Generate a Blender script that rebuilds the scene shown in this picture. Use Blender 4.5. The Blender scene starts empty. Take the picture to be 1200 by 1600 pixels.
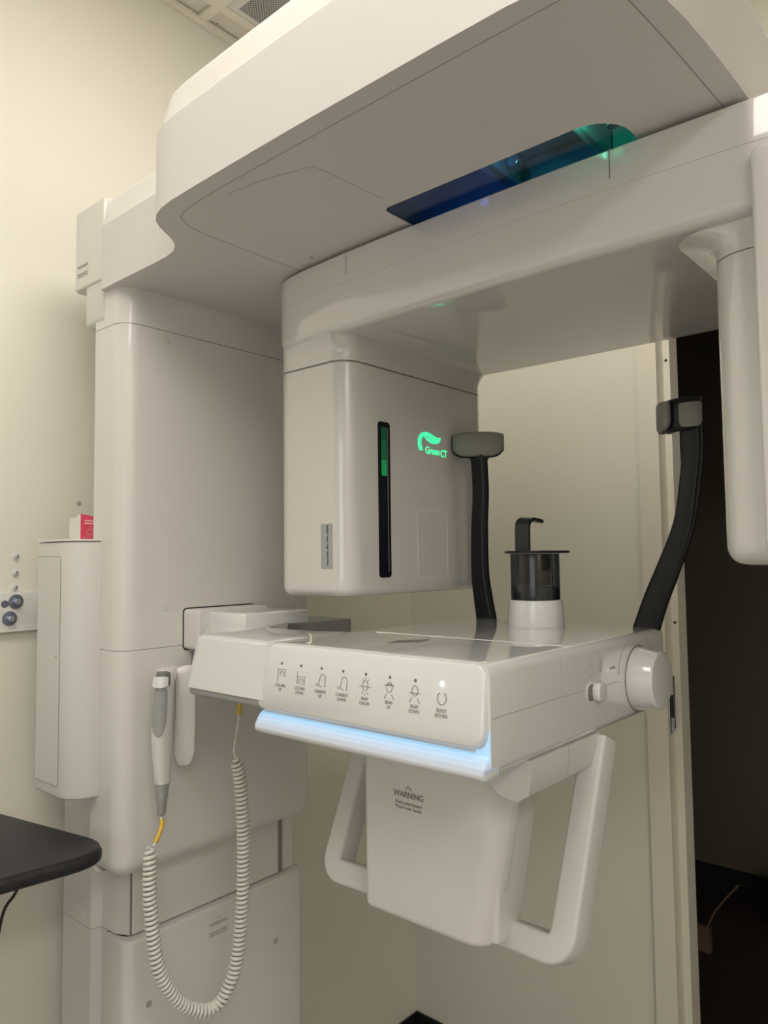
import bpy, bmesh, math, random
from mathutils import Vector, Matrix
random.seed(4)
S = bpy.context.scene
COL = S.collection
PI = math.pi

# ------------------------------------------------------------------ camera
YAW, PITCH, ROLL = math.radians(40.957), math.radians(3.434), math.radians(-0.659)
F = Vector((-math.sin(YAW)*math.cos(PITCH), math.cos(YAW)*math.cos(PITCH), math.sin(PITCH)))
r0 = Vector((math.cos(YAW), math.sin(YAW), 0)); u0 = r0.cross(F)
rr = r0*math.cos(ROLL) + u0*math.sin(ROLL); uu = -r0*math.sin(ROLL) + u0*math.cos(ROLL)
cam = bpy.data.objects.new('camera', bpy.data.cameras.new('camera')); COL.objects.link(cam)
M = Matrix.Identity(4)
for i in range(3):
    M[i][0] = rr[i]; M[i][1] = uu[i]; M[i][2] = -F[i]
M.translation = (1.447, 0, 1.45)
cam.matrix_world = M
cam.data.sensor_fit = 'HORIZONTAL'; cam.data.sensor_width = 36; cam.data.lens = 1160.8/1200*36
cam.data.clip_start = 0.02
S.camera = cam

# ------------------------------------------------------------------ view, world, lamps
S.view_settings.view_transform = 'Standard'; S.view_settings.look = 'None'
S.view_settings.gamma = 1; S.view_settings.use_curve_mapping = False
S.view_settings.exposure = 0.25
W = bpy.data.worlds.new('world'); S.world = W; W.use_nodes = True
W.node_tree.nodes['Background'].inputs[0].default_value = (0.9, 0.95, 1.0, 1)
W.node_tree.nodes['Background'].inputs[1].default_value = 0.02
CEIL = 2.745; YB = 1.789
# (x, y, size x, size y, watts, colour): the ceiling troffers, the third an added unseen fill light; their housings are built with the ceiling
TROFFERS = [(0.99, -0.20, 0.57, 1.18, 6.9, (1.0, 0.955, 0.90)),
            (0.99, 0.709, 0.57, 0.58, 6.0, (1.0, 0.94, 0.86)),
            (2.82, -0.81, 0.57, 1.18, 17, (1.0, 0.955, 0.90))]  # third one added out of view to brighten sides facing the room
def area(name, loc, sx, sy, w, col, rot=(0, 0, 0)):
    l = bpy.data.lights.new(name, 'AREA'); l.shape = 'RECTANGLE'; l.size = sx; l.size_y = sy; l.energy = w; l.color = col
    o = bpy.data.objects.new(name, l); COL.objects.link(o); o.location = loc; o.rotation_euler = rot; return o
# added cool fill light, set at an unseen window behind the camera
area('front_fill', (1.9, -2.25, 1.45), 1.3, 1.1, 1.2, (0.90, 0.92, 1.0), (math.radians(90), 0, 0))

# ------------------------------------------------------------------ materials
def mat(name, col, rough=.5, metal=0, coat=0, noise=0, nscale=20, bump=0, bscale=200, emis=None, es=0, alpha=None, spec=None):
    m = bpy.data.materials.new(name); m.use_nodes = True; nt = m.node_tree; b = nt.nodes['Principled BSDF']
    b.inputs['Base Color'].default_value = (*col, 1); b.inputs['Roughness'].default_value = rough
    b.inputs['Coat IOR'].default_value = 1.65; b.inputs['Metallic'].default_value = metal; b.inputs['Coat Weight'].default_value = coat; b.inputs['Coat Roughness'].default_value = .03
    if spec is not None: b.inputs['Specular IOR Level'].default_value = spec
    tc = nt.nodes.new('ShaderNodeTexCoord')
    if noise:
        n = nt.nodes.new('ShaderNodeTexNoise'); n.inputs['Scale'].default_value = nscale; n.inputs['Detail'].default_value = 4
        nt.links.new(tc.outputs['Object'], n.inputs['Vector'])
        mx = nt.nodes.new('ShaderNodeMix'); mx.data_type = 'RGBA'
        mx.inputs['A'].default_value = (*[c*(1-noise) for c in col], 1); mx.inputs['B'].default_value = (*[min(1, c*(1+noise)) for c in col], 1)
        nt.links.new(n.outputs['Fac'], mx.inputs['Factor']); nt.links.new(mx.outputs['Result'], b.inputs['Base Color'])
    if bump:
        n = nt.nodes.new('ShaderNodeTexNoise'); n.inputs['Scale'].default_value = bscale; n.inputs['Detail'].default_value = 3
        nt.links.new(tc.outputs['Object'], n.inputs['Vector'])
        bp = nt.nodes.new('ShaderNodeBump'); bp.inputs['Strength'].default_value = bump; bp.inputs['Distance'].default_value = .002
        nt.links.new(n.outputs['Fac'], bp.inputs['Height']); nt.links.new(bp.outputs['Normal'], b.inputs['Normal'])
    if emis: b.inputs['Emission Color'].default_value = (*emis, 1); b.inputs['Emission Strength'].default_value = es
    return m
WALLP = mat('wall_paint', (.79, .77, .68), .6, noise=.015, nscale=3, bump=.12, bscale=260)
TRIMP = mat('trim_paint', (.80, .76, .66), .35, noise=.01, bump=.03)
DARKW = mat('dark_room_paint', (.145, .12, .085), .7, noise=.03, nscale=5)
VINYL = mat('black_vinyl', (.012, .012, .014), .5, noise=.2)
PW = mat('white_plastic', (.73, .705, .68), .36, coat=.25, noise=.008, nscale=8)
PG = mat('gloss_white_plastic', (.68, .655, .63), .22, coat=1.0, noise=.008, nscale=8)
PC = mat('console_plastic', (.78, .775, .785), .22, coat=1, noise=.008, nscale=8)
PM = mat('matte_arm_plastic', (.70, .665, .655), .55, noise=.008, nscale=8)
PBASE = mat('grey_white_plastic', (.68, .66, .635), .45, coat=.1, noise=.01, nscale=8)
PHAND = mat('handle_plastic', (.66, .645, .63), .4, noise=.01)
PGREY = mat('grey_plastic', (.36, .36, .36), .45, noise=.03)
PDGREY = mat('dark_grey_plastic', (.17, .17, .165), .5, noise=.03)
GROOVE = mat('fine_groove', (.40, .38, .36), .8, noise=.05)
GAP = mat('seam_shadow_gap', (.26, .245, .225), .8, noise=.05)
PRINT = mat('grey_print', (.27, .26, .25), .7, noise=.05)
PRINTL = mat('light_grey_print', (.42, .40, .37), .7, noise=.05)
BLACKP = mat('black_gloss_plastic', (.006, .008, .012), .32, spec=.35, noise=.1)
SMOKE = mat('smoked_plastic', (.022, .024, .028), .25, spec=.4, noise=.1)
PAD = mat('grey_rubber_pad', (.23, .225, .205), .5, noise=.04)
CORDM = mat('cord_white', (.74, .72, .67), .38, noise=.03)
YEL = mat('yellow_sleeve', (.72, .50, .05), .5, noise=.05)
METAL = mat('zinc_metal', (.62, .66, .74), .28, metal=1, noise=.06)
WASH = mat('washer_steel', (.24, .27, .36), .38, metal=.8, noise=.08)
BRKT = mat('bracket_paint', (.72, .71, .68), .4, noise=.02)
TABM = mat('black_laminate', (.022, .022, .030), .42, noise=.3, nscale=120, bump=.25, bscale=420)
TABE = mat('black_rubber_edge', (.012, .012, .016), .45, noise=.3, bump=.9, bscale=500)
RED = mat('crimson_card', (.60, .035, .085), .5, noise=.05)
CARD = mat('white_card', (.80, .77, .71), .6, noise=.02)
PINKP = mat('pink_print', (.80, .36, .38), .6, noise=.05)
BROWN = mat('brown_cardboard', (.20, .11, .07), .8, noise=.1)
LBL = mat('silver_label', (.40, .41, .43), .4, metal=.2, noise=.02)
GREENL = mat('green_lit_sign', (.05, .4, .2), .5, noise=.02, emis=(.04, 1.0, .36), es=1.0)
LED = mat('blue_white_led', (.6, .8, 1), .5, noise=.01, emis=(.42, .74, 1.0), es=.75)
LIPGLOW1 = mat('lip_glow_bright', (.42, .52, .60), .35, noise=.01, emis=(.32, .66, 1.0), es=.50)  # LED light on the lip, put in as four fading emission strengths
LIPGLOW2 = mat('lip_glow_upper', (.48, .56, .64), .35, noise=.01, emis=(.32, .62, 1.0), es=.34)
LIPGLOW3 = mat('lip_glow_middle', (.56, .62, .70), .35, noise=.01, emis=(.30, .58, 1.0), es=.20)
LIPGLOW4 = mat('lip_glow_lower', (.62, .66, .72), .35, noise=.01, emis=(.28, .52, 1.0), es=.10)
PLIP = mat('lip_plastic', (.70, .72, .76), .28, coat=.6, noise=.008)
LEDW = mat('white_led', (1, 1, 1), .5, noise=.01, emis=(.85, .93, 1.0), es=9)
LEDG = mat('green_led', (.1, .6, .3), .5, noise=.01, emis=(.03, .8, .30), es=2.5)
LEDB = mat('blue_led', (.1, .3, .6), .5, noise=.01, emis=(.05, .22, 1.0), es=2.5)
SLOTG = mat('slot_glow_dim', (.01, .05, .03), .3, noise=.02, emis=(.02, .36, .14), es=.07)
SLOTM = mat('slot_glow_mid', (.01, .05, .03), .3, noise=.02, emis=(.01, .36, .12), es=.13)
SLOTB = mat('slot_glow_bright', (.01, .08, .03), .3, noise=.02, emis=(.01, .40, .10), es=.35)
TROFM = mat('troffer_diffuser', (1, 1, 1), .5, noise=.01, emis=(1.0, .92, .78), es=2.5)
MECH = mat('mechanism_metal', (.40, .44, .50), .45, metal=.3, noise=.1)
MECHD = mat('mechanism_dark', (.16, .19, .22), .5, noise=.1)

def glass(name, tint):
    m = bpy.data.materials.new(name); m.use_nodes = True; nt = m.node_tree; nt.nodes.clear()
    o = nt.nodes.new('ShaderNodeOutputMaterial'); t = nt.nodes.new('ShaderNodeBsdfTransparent'); g = nt.nodes.new('ShaderNodeBsdfGlossy')
    mx = nt.nodes.new('ShaderNodeMixShader')
    mx.inputs[0].default_value = .07; t.inputs[0].default_value = (*tint, 1); g.inputs['Roughness'].default_value = .08
    nt.links.new(t.outputs[0], mx.inputs[1]); nt.links.new(g.outputs[0], mx.inputs[2])
    nt.links.new(mx.outputs[0], o.inputs[0]); return m
TINT = glass('smoked_window', (.55, .72, .82))

def tile_mat():
    m = mat('ceiling_tile', (.74, .70, .62), .8); nt = m.node_tree; b = nt.nodes['Principled BSDF']
    tc = nt.nodes.new('ShaderNodeTexCoord'); v = nt.nodes.new('ShaderNodeTexVoronoi'); v.inputs['Scale'].default_value = 75
    n = nt.nodes.new('ShaderNodeTexNoise'); n.inputs['Scale'].default_value = 28
    ad = nt.nodes.new('ShaderNodeMath'); ad.operation = 'ADD'
    cr = nt.nodes.new('ShaderNodeValToRGB'); cr.color_ramp.elements[0].position = .52; cr.color_ramp.elements[0].color = (.2, .16, .12, 1)
    cr.color_ramp.elements[1].position = .60; cr.color_ramp.elements[1].color = (.76, .72, .63, 1)
    nt.links.new(tc.outputs['Object'], v.inputs['Vector']); nt.links.new(tc.outputs['Object'], n.inputs['Vector'])
    nt.links.new(v.outputs['Distance'], ad.inputs[0]); nt.links.new(n.outputs['Fac'], ad.inputs[1])
    nt.links.new(ad.outputs[0], cr.inputs[0]); nt.links.new(cr.outputs[0], b.inputs['Base Color']); return m
TILE = tile_mat()
def wood_mat():
    m = mat('dark_wood_floor', (.03, .022, .018), .4); nt = m.node_tree; b = nt.nodes['Principled BSDF']
    tc = nt.nodes.new('ShaderNodeTexCoord'); mp = nt.nodes.new('ShaderNodeMapping'); mp.inputs['Scale'].default_value = (1, 6, 1)
    n = nt.nodes.new('ShaderNodeTexNoise'); n.inputs['Scale'].default_value = 6; n.inputs['Detail'].default_value = 6
    cr = nt.nodes.new('ShaderNodeValToRGB'); cr.color_ramp.elements[0].color = (.012, .009, .008, 1); cr.color_ramp.elements[1].color = (.06, .042, .034, 1)
    nt.links.new(tc.outputs['Object'], mp.inputs['Vector']); nt.links.new(mp.outputs[0], n.inputs['Vector'])
    nt.links.new(n.outputs['Fac'], cr.inputs[0]); nt.links.new(cr.outputs[0], b.inputs['Base Color']); return m
WOOD = wood_mat()
def perf_mat():
    m = mat('perforated_metal', (.50, .49, .47), .5); nt = m.node_tree; b = nt.nodes['Principled BSDF']
    tc = nt.nodes.new('ShaderNodeTexCoord'); mp = nt.nodes.new('ShaderNodeMapping'); mp.inputs['Scale'].default_value = (170, 170, 170); mp.inputs['Rotation'].default_value = (0, 0, PI/4)
    fr = nt.nodes.new('ShaderNodeVectorMath'); fr.operation = 'FRACTION'; sb = nt.nodes.new('ShaderNodeVectorMath'); sb.operation = 'SUBTRACT'; sb.inputs[1].default_value = (.5, .5, 0)
    mu = nt.nodes.new('ShaderNodeVectorMath'); mu.operation = 'MULTIPLY'; mu.inputs[1].default_value = (1, 1, 0)
    ln = nt.nodes.new('ShaderNodeVectorMath'); ln.operation = 'LENGTH'
    cr = nt.nodes.new('ShaderNodeValToRGB'); cr.color_ramp.elements[0].position = .24; cr.color_ramp.elements[0].color = (.02, .02, .03, 1)
    cr.color_ramp.elements[1].position = .32; cr.color_ramp.elements[1].color = (.42, .41, .40, 1)
    L = nt.links
    L.new(tc.outputs['Object'], mp.inputs['Vector']); L.new(mp.outputs[0], fr.inputs[0]); L.new(fr.outputs[0], sb.inputs[0]); L.new(sb.outputs[0], mu.inputs[0])
    L.new(mu.outputs[0], ln.inputs[0]); L.new(ln.outputs['Value'], cr.inputs[0]); L.new(cr.outputs[0], b.inputs['Base Color']); return m
PERF = perf_mat()

# ------------------------------------------------------------------ helpers
def root_loc(o):
    while o is not None and o.parent is not None: o = o.parent
    return o.location.copy() if o is not None else Vector((0, 0, 0))
def link(name, bm, m, parent=None, base=None, angle=35, smooth=True):
    bmesh.ops.remove_doubles(bm, verts=bm.verts, dist=1e-6)
    bmesh.ops.recalc_face_normals(bm, faces=bm.faces)
    me = bpy.data.meshes.new(name); bm.to_mesh(me); bm.free()
    loc = root_loc(parent) if parent is not None else (Vector(base) if base else Vector((0, 0, 0)))
    me.transform(Matrix.Translation(-loc))
    if smooth:
        me.shade_smooth(); me.set_sharp_from_angle(angle=math.radians(angle))
    me.materials.append(m)
    o = bpy.data.objects.new(name, me); COL.objects.link(o)
    if parent is not None: o.parent = parent
    else: o.location = loc
    return o
def thing(name, label, cat, loc=(0, 0, 0), group=None):
    o = bpy.data.objects.new(name, None); COL.objects.link(o); o.location = loc; o.empty_display_size = .05
    return tag(o, label, cat, group)
def tag(o, label, cat, group=None):
    o['label'] = label; o['category'] = cat
    if group: o['group'] = group
    return o
def struct(name, bm, m, parent=None, **k):
    o = link(name, bm, m, parent, **k)
    if parent is None: o['kind'] = 'structure'
    return o
AX = {'z': lambda a, b, c: Vector((a, b, c)), 'y': lambda a, b, c: Vector((a, c, b)), 'x': lambda a, b, c: Vector((c, a, b))}
def offset(poly, d):
    n = len(poly); out = []
    ar = sum(poly[i][0]*poly[(i+1) % n][1]-poly[(i+1) % n][0]*poly[i][1] for i in range(n)); sg = 1 if ar > 0 else -1
    for i in range(n):
        p = Vector(poly[i-1]); q = Vector(poly[i]); s = Vector(poly[(i+1) % n])
        a = (q-p).normalized(); b = (s-q).normalized()
        na = Vector((-a.y, a.x))*sg; nb = Vector((-b.y, b.x))*sg
        v = na+nb; L = max(v.dot(na), .35)
        out.append(tuple(q+v*(d/L)))
    return out
def rrect(x0, x1, y0, y1, r, n=6):
    rs = r if isinstance(r, (tuple, list)) else (r,)*4       # corners x0y0, x1y0, x1y1, x0y1
    out = []
    for (cx, cy, a0, rad) in ((x0, y0, PI, rs[0]), (x1, y0, 1.5*PI, rs[1]), (x1, y1, 0, rs[2]), (x0, y1, .5*PI, rs[3])):
        rad = max(rad, 1e-4)
        ox = cx+rad if cx == x0 else cx-rad; oy = cy+rad if cy == y0 else cy-rad
        for i in range(n+1):
            a = a0+i*PI/2/n; out.append((ox+rad*math.cos(a), oy+rad*math.sin(a)))
    return out
def loft(bm, secs, cap0=True, cap1=True, closed=True):
    rows = [[bm.verts.new(p) for p in s] for s in secs]
    n = len(rows[0])
    for a, b in zip(rows, rows[1:]):
        for i in range(n if closed else n-1):
            j = (i+1) % n
            bm.faces.new((a[i], a[j], b[j], b[i]))
    if cap0: bm.faces.new(rows[0])
    if cap1: bm.faces.new(list(reversed(rows[-1])))
    return rows
def solid(bm, poly, c0, c1, r0=0, r1=0, axis='z', n=5, cap0=True, cap1=True):
    f = AX[axis]; secs = []
    if r0:
        for i in range(n+1):
            t = i*PI/2/n; secs.append(([(a, b) for a, b in offset(poly, r0*(1-math.sin(t)))], c0+r0*(1-math.cos(t))))
    else: secs.append((poly, c0))
    if r1:
        for i in range(n+1):
            t = i*PI/2/n; secs.append(([(a, b) for a, b in offset(poly, r1*(1-math.cos(t)))], c1-r1*(1-math.sin(t))))
    else: secs.append((poly, c1))
    loft(bm, [[f(a, b, c) for a, b in p] for p, c in secs], cap0, cap1)
    return bm
def SB(poly, c0, c1, r0=0, r1=0, axis='z', n=5, **k): return solid(bmesh.new(), poly, c0, c1, r0, r1, axis, n, **k)
def box(x0, x1, y0, y1, z0, z1, r=.002, bm=None):
    return solid(bm or bmesh.new(), rrect(x0, x1, y0, y1, r, 3), z0, z1, min(r, (z1-z0)/3), min(r, (z1-z0)/3), n=3)
def sharpbox(x0, x1, y0, y1, z0, z1, bm=None):
    return solid(bm or bmesh.new(), [(x0, y0), (x1, y0), (x1, y1), (x0, y1)], z0, z1)
def cyl(bm, p, axis, r, h, n=28, rb=0, r2=None):
    ax = Vector(axis).normalized(); t = Vector((0, 0, 1)) if abs(ax.z) < .9 else Vector((1, 0, 0))
    a = ax.cross(t).normalized(); b = ax.cross(a); p = Vector(p); r2 = r if r2 is None else r2
    prof = [(0, r)] if not rb else [(rb*(1-math.cos(k*PI/8)), r-rb*(1-math.sin(k*PI/8))) for k in range(5)]
    prof += [(h, r2)] if not rb else [(h-rb*(1-math.sin(k*PI/8)), r2-rb*(1-math.cos(k*PI/8))) for k in range(5)]
    loft(bm, [[p+ax*d+a*(rad*math.cos(2*PI*i/n))+b*(rad*math.sin(2*PI*i/n)) for i in range(n)] for d, rad in prof])
    return bm
def smooth_path(pts, sub=8):
    P = [Vector(p) for p in pts]; out = []
    for i in range(len(P)-1):
        p0 = P[max(i-1, 0)]; p1 = P[i]; p2 = P[i+1]; p3 = P[min(i+2, len(P)-1)]
        for k in range(sub):
            t = k/sub
            out.append(.5*((2*p1)+(p2-p0)*t+(2*p0-5*p1+4*p2-p3)*t*t+(3*p1-p0-3*p2+p3)*t**3))
    out.append(P[-1]); return out
def sweep(bm, path, prof, up=(0, 1, 0), scale=None):
    """prof: list of (a,b); a along side = tangent x up, b along corrected up"""
    secs = []; up = Vector(up)
    for i, p in enumerate(path):
        t = (path[min(i+1, len(path)-1)]-path[max(i-1, 0)]).normalized()
        s = t.cross(up).normalized(); v = s.cross(t).normalized()
        k = scale(i/(len(path)-1)) if scale else (1, 1)
        if not isinstance(k, tuple): k = (k, k)
        secs.append([p+s*(a*k[0])+v*(b*k[1]) for a, b in prof])
    loft(bm, secs); return bm
def tube(bm, path, r, n=8):
    t0 = (path[1]-path[0]).normalized(); u = t0.orthogonal().normalized(); secs = []
    for i, p in enumerate(path):
        t = (path[min(i+1, len(path)-1)]-path[max(i-1, 0)]).normalized()
        u = (u-t*u.dot(t)).normalized(); w = t.cross(u)
        secs.append([p+u*(r*math.cos(2*PI*k/n))+w*(r*math.sin(2*PI*k/n)) for k in range(n)])
    loft(bm, secs); return bm
def strip(bm, pts, w, normal, h=.0004):
    """a thin raised strip following pts on a surface with the given normal"""
    N = Vector(normal).normalized(); P = [Vector(p) for p in pts]; closed = (P[0]-P[-1]).length < 1e-6
    if closed: P = P[:-1]
    n = len(P); L = []; Rr = []
    for i, p in enumerate(P):
        a = P[i-1] if (i > 0 or closed) else p; b = P[(i+1) % n] if (i < n-1 or closed) else p
        t = (b-a).normalized(); s = t.cross(N).normalized()*(w/2)
        L.append(p+s); Rr.append(p-s)
    top = [(bm.verts.new(l+N*h), bm.verts.new(q+N*h)) for l, q in zip(L, Rr)]
    bot = [(bm.verts.new(l-N*h), bm.verts.new(q-N*h)) for l, q in zip(L, Rr)]
    for i in range(n if closed else n-1):
        j = (i+1) % n
        bm.faces.new((top[i][0], top[i][1], top[j][1], top[j][0])); bm.faces.new((bot[i][0], bot[j][0], bot[j][1], bot[i][1]))
        bm.faces.new((top[i][0], top[j][0], bot[j][0], bot[i][0])); bm.faces.new((top[i][1], bot[i][1], bot[j][1], top[j][1]))
    if not closed:
        for i in (0, n-1): bm.faces.new((top[i][0], bot[i][0], bot[i][1], top[i][1]))
    return bm
def text(name, s, loc, size, m, parent, rot=(PI/2, 0, 0), align='CENTER', sx=1.0, depth=.0002, offs=0, space=1.0, line=1.0):
    c = bpy.data.curves.new(name, 'FONT'); c.body = s; c.size = size; c.align_x = align; c.align_y = 'CENTER'; c.extrude = depth; c.offset = offs
    c.space_character = space; c.space_line = line
    t = bpy.data.objects.new(name, c); COL.objects.link(t)
    dg = bpy.context.evaluated_depsgraph_get(); dg.update()
    me = bpy.data.meshes.new_from_object(t.evaluated_get(dg)); bpy.data.objects.remove(t)
    e = rot if isinstance(rot, Matrix) else __import__('mathutils').Euler(rot).to_matrix().to_4x4()
    me.transform(Matrix.Translation(Vector(loc)-root_loc(parent)) @ e @ Matrix.Diagonal((sx, 1, 1, 1)))
    me.name = name; me.materials.clear(); me.materials.append(m)
    o = bpy.data.objects.new(name, me); COL.objects.link(o); o.parent = parent; return o

# ================================================================== THE ROOM
struct('wall_left', sharpbox(-.12, 0, -2.4, YB, 0, CEIL), WALLP)
bw = sharpbox(-.12, .735, YB, 1.91, 0, CEIL); sharpbox(1.80, 3.4, YB, 1.91, 0, CEIL, bw); sharpbox(.735, 1.80, YB, 1.91, 2.12, CEIL, bw)
struct('wall_back', bw, WALLP)
struct('wall_right', sharpbox(3.3, 3.42, -2.4, YB, 0, CEIL), WALLP)
fw = sharpbox(-.12, 1.15, -2.52, -2.4, 0, CEIL); sharpbox(2.65, 3.42, -2.52, -2.4, 0, CEIL, fw)
sharpbox(1.15, 2.65, -2.52, -2.4, 0, .8, fw); sharpbox(1.15, 2.65, -2.52, -2.4, 2.1, CEIL, fw)
struct('wall_front', fw, WALLP)
wn = bmesh.new()  # unseen window, added to go with the front fill light
for a in ((1.15, 1.2, .8, 2.1), (2.6, 2.65, .8, 2.1), (1.2, 2.6, .8, .85), (1.2, 2.6, 2.05, 2.1), (1.88, 1.92, .85, 2.05)):
    sharpbox(a[0], a[1], -2.5, -2.42, a[2], a[3], wn)
w1 = struct('added_window_1', wn, TRIMP)
link('added_window_pane', sharpbox(1.2, 2.6, -2.47, -2.465, .85, 2.05), mat('fill_glow_pane', (.8, .85, .9), .3, noise=.01, emis=(.8, .9, 1), es=.8), w1)  # glowing pane added out of view as extra fill
struct('floor', sharpbox(-.12, 3.42, -2.52, YB+.06, -.08, 0), mat('pale_vinyl_floor', (.38, .36, .35), .4, noise=.05, nscale=6))
struct('floor', sharpbox(-1.2, 3.42, YB+.06, 3.6, -.08, 0), WOOD)
struct('ceiling', sharpbox(-.12, 3.42, -2.52, 1.91, CEIL+.004, CEIL+.09), TILE)
struct('baseboard_left', SB(rrect(0, .006, -2.4, YB, .001, 2), 0, .10, 0, .003), VINYL)
struct('baseboard_back', SB(rrect(.006, .73, YB-.006, YB, .001, 2), 0, .10, 0, .003), VINYL)
# ceiling grid
tb = box(0, .012, -2.4, YB, CEIL-.018, CEIL, .001); struct('trim_1', tb, TRIMP)
g = bmesh.new()
for y in (-2.03, .405): sharpbox(.012, 3.3, y-.012, y+.012, CEIL-.006, CEIL+.002, g)
sharpbox(.012, 3.3, 1.62-.012, 1.62+.012, CEIL-.006, CEIL+.002, g)
sharpbox(.012, 3.3, 1.0, 1.024, CEIL-.006, CEIL+.002, g)
for x in (.075, .685, 1.295, 1.905, 2.515, 3.125): sharpbox(x-.012, x+.012, -2.4, YB, CEIL-.0065, CEIL+.0015, g)
struct('trim_2', g, TRIMP)
gr = thing('return_air_grille', 'perforated grey metal return air grille set in the ceiling grid above the machine', 'vent', (.38, 1.316, CEIL))
link('frame', (lambda b: (sharpbox(.088, .673, 1.026, 1.05, CEIL-.004, CEIL+.002, b), sharpbox(.088, .673, 1.585, 1.607, CEIL-.004, CEIL+.002, b), sharpbox(.088, .10, 1.05, 1.585, CEIL-.004, CEIL+.002, b), sharpbox(.66, .673, 1.05, 1.585, CEIL-.004, CEIL+.002, b)) and b)(bmesh.new()), BRKT, gr)
link('perforated_face', sharpbox(.10, .66, 1.05, 1.585, CEIL-.003, CEIL+.001), PERF, gr)
for i, (x, y, sx, sy, w, col) in enumerate(TROFFERS):
    t = thing('ceiling_light', ['long recessed ceiling light panel on the camera side of the machine, nearer the left wall', 'square recessed ceiling light panel directly above the overhead arm', 'added fill light panel in the ceiling, out of view, farther from the left wall'][i], 'light', (x, y, CEIL))
    fb = bmesh.new()
    for (a, b_, c, d) in ((-sx/2-.012, sx/2+.012, -sy/2-.012, -sy/2), (-sx/2-.012, sx/2+.012, sy/2, sy/2+.012), (-sx/2-.012, -sx/2, -sy/2, sy/2), (sx/2, sx/2+.012, -sy/2, sy/2)):
        sharpbox(x+a, x+b_, y+c, y+d, CEIL-.009, CEIL+.003, fb)
    link('frame', fb, BRKT, t)
    link('diffuser', sharpbox(x-sx/2, x+sx/2, y-sy/2, y+sy/2, CEIL-.004, CEIL+.001), TROFM, t)
    area('troffer_lamp', (x, y, CEIL-.02), sx, sy, w, col)

# the dark room beyond the doorway
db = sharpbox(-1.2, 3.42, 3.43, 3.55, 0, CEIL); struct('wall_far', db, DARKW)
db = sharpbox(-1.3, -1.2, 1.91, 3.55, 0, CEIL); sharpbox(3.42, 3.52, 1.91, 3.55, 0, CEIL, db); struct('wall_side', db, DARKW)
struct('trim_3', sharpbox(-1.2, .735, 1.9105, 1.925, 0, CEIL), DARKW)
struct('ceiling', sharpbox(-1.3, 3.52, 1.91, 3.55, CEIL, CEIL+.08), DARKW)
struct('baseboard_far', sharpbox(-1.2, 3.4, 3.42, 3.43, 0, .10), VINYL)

# door frame (steel, stepped profile)
def frame_profile(x, s):   # s=+1 for the left jamb
    return [(x, YB-.012), (x+s*.05, YB-.012), (x+s*.05, YB+.035), (x+s*.066, YB+.035), (x+s*.066, YB+.085), (x+s*.05, YB+.085), (x+s*.05, YB+.135), (x, YB+.135), (x, YB+.121), (x+s*.03, YB+.121), (x+s*.03, YB), (x, YB)]
d = bmesh.new()
solid(d, frame_profile(.733, 1), 0, 2.16); solid(d, frame_profile(1.802, -1), 0, 2.16)
sharpbox(.734, 1.801, YB-.0118, YB, 2.06, 2.16, d); sharpbox(.763, 1.77, YB, YB+.12, 2.06, 2.12, d)
door = struct('door_1', d, TRIMP, angle=20)
st = link('strike_plate', box(.7832, .785, YB-.003, YB+.026, 1.022, 1.150, .001), METAL, door)
link('strike_opening', box(.7851, .7856, YB+.006, YB+.018, 1.06, 1.112, .002), VINYL, st)
sc = bmesh.new()
for z in (1.034, 1.138): cyl(sc, (.7848, YB+.012, z), (1, 0, 0), .004, .001, 12)
link('screw', sc, METAL, st)
link('screw_hole', cyl(bmesh.new(), (.7905, YB+.0342, 1.925), (0, -1, 0), .0035, .0006, 12), VINYL, door)
link('screw_hole', cyl(bmesh.new(), (.7905, YB+.0342, 1.283), (0, -1, 0), .0035, .0006, 12), VINYL, door)
link('rubber_bumper', box(.7832, .7845, YB+.028, YB+.034, 1.03, 1.155, .0005), VINYL, door)

# cardboard flaps in the dark room
cb = thing('cardboard_box', 'folded brown cardboard box with a raised flap on the dark floor past the door frame', 'box', (.42, 2.87, 0))
link('carton', sharpbox(.33, .503, 2.860, 2.885, 0, .088), BROWN, cb, smooth=False)
fl = bmesh.new(); P = [Vector((.494, 2.87, .088)), Vector((.520, 2.87, .150)), Vector((.553, 2.87, .20)), Vector((.603, 2.87, .265))]
sweep(fl, P, [(-.003, -.010), (.003, -.010), (.003, .010), (-.003, .010)], up=(0, 1, 0)); link('flap', fl, BROWN, cb, smooth=False)
wb = thing('waste_bin', 'dark waste bin at the right edge of the dark room', 'bin', (.80, 3.1, 0))
link('bin_body', cyl(bmesh.new(), (.80, 3.1, 0), (0, 0, 1), .11, .28, 28, .006, .135), PDGREY, wb)
link('bin_liner', cyl(bmesh.new(), (.80, 3.1, .265), (0, 0, 1), .138, .03, 28, .004, .140), VINYL, wb)

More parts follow.
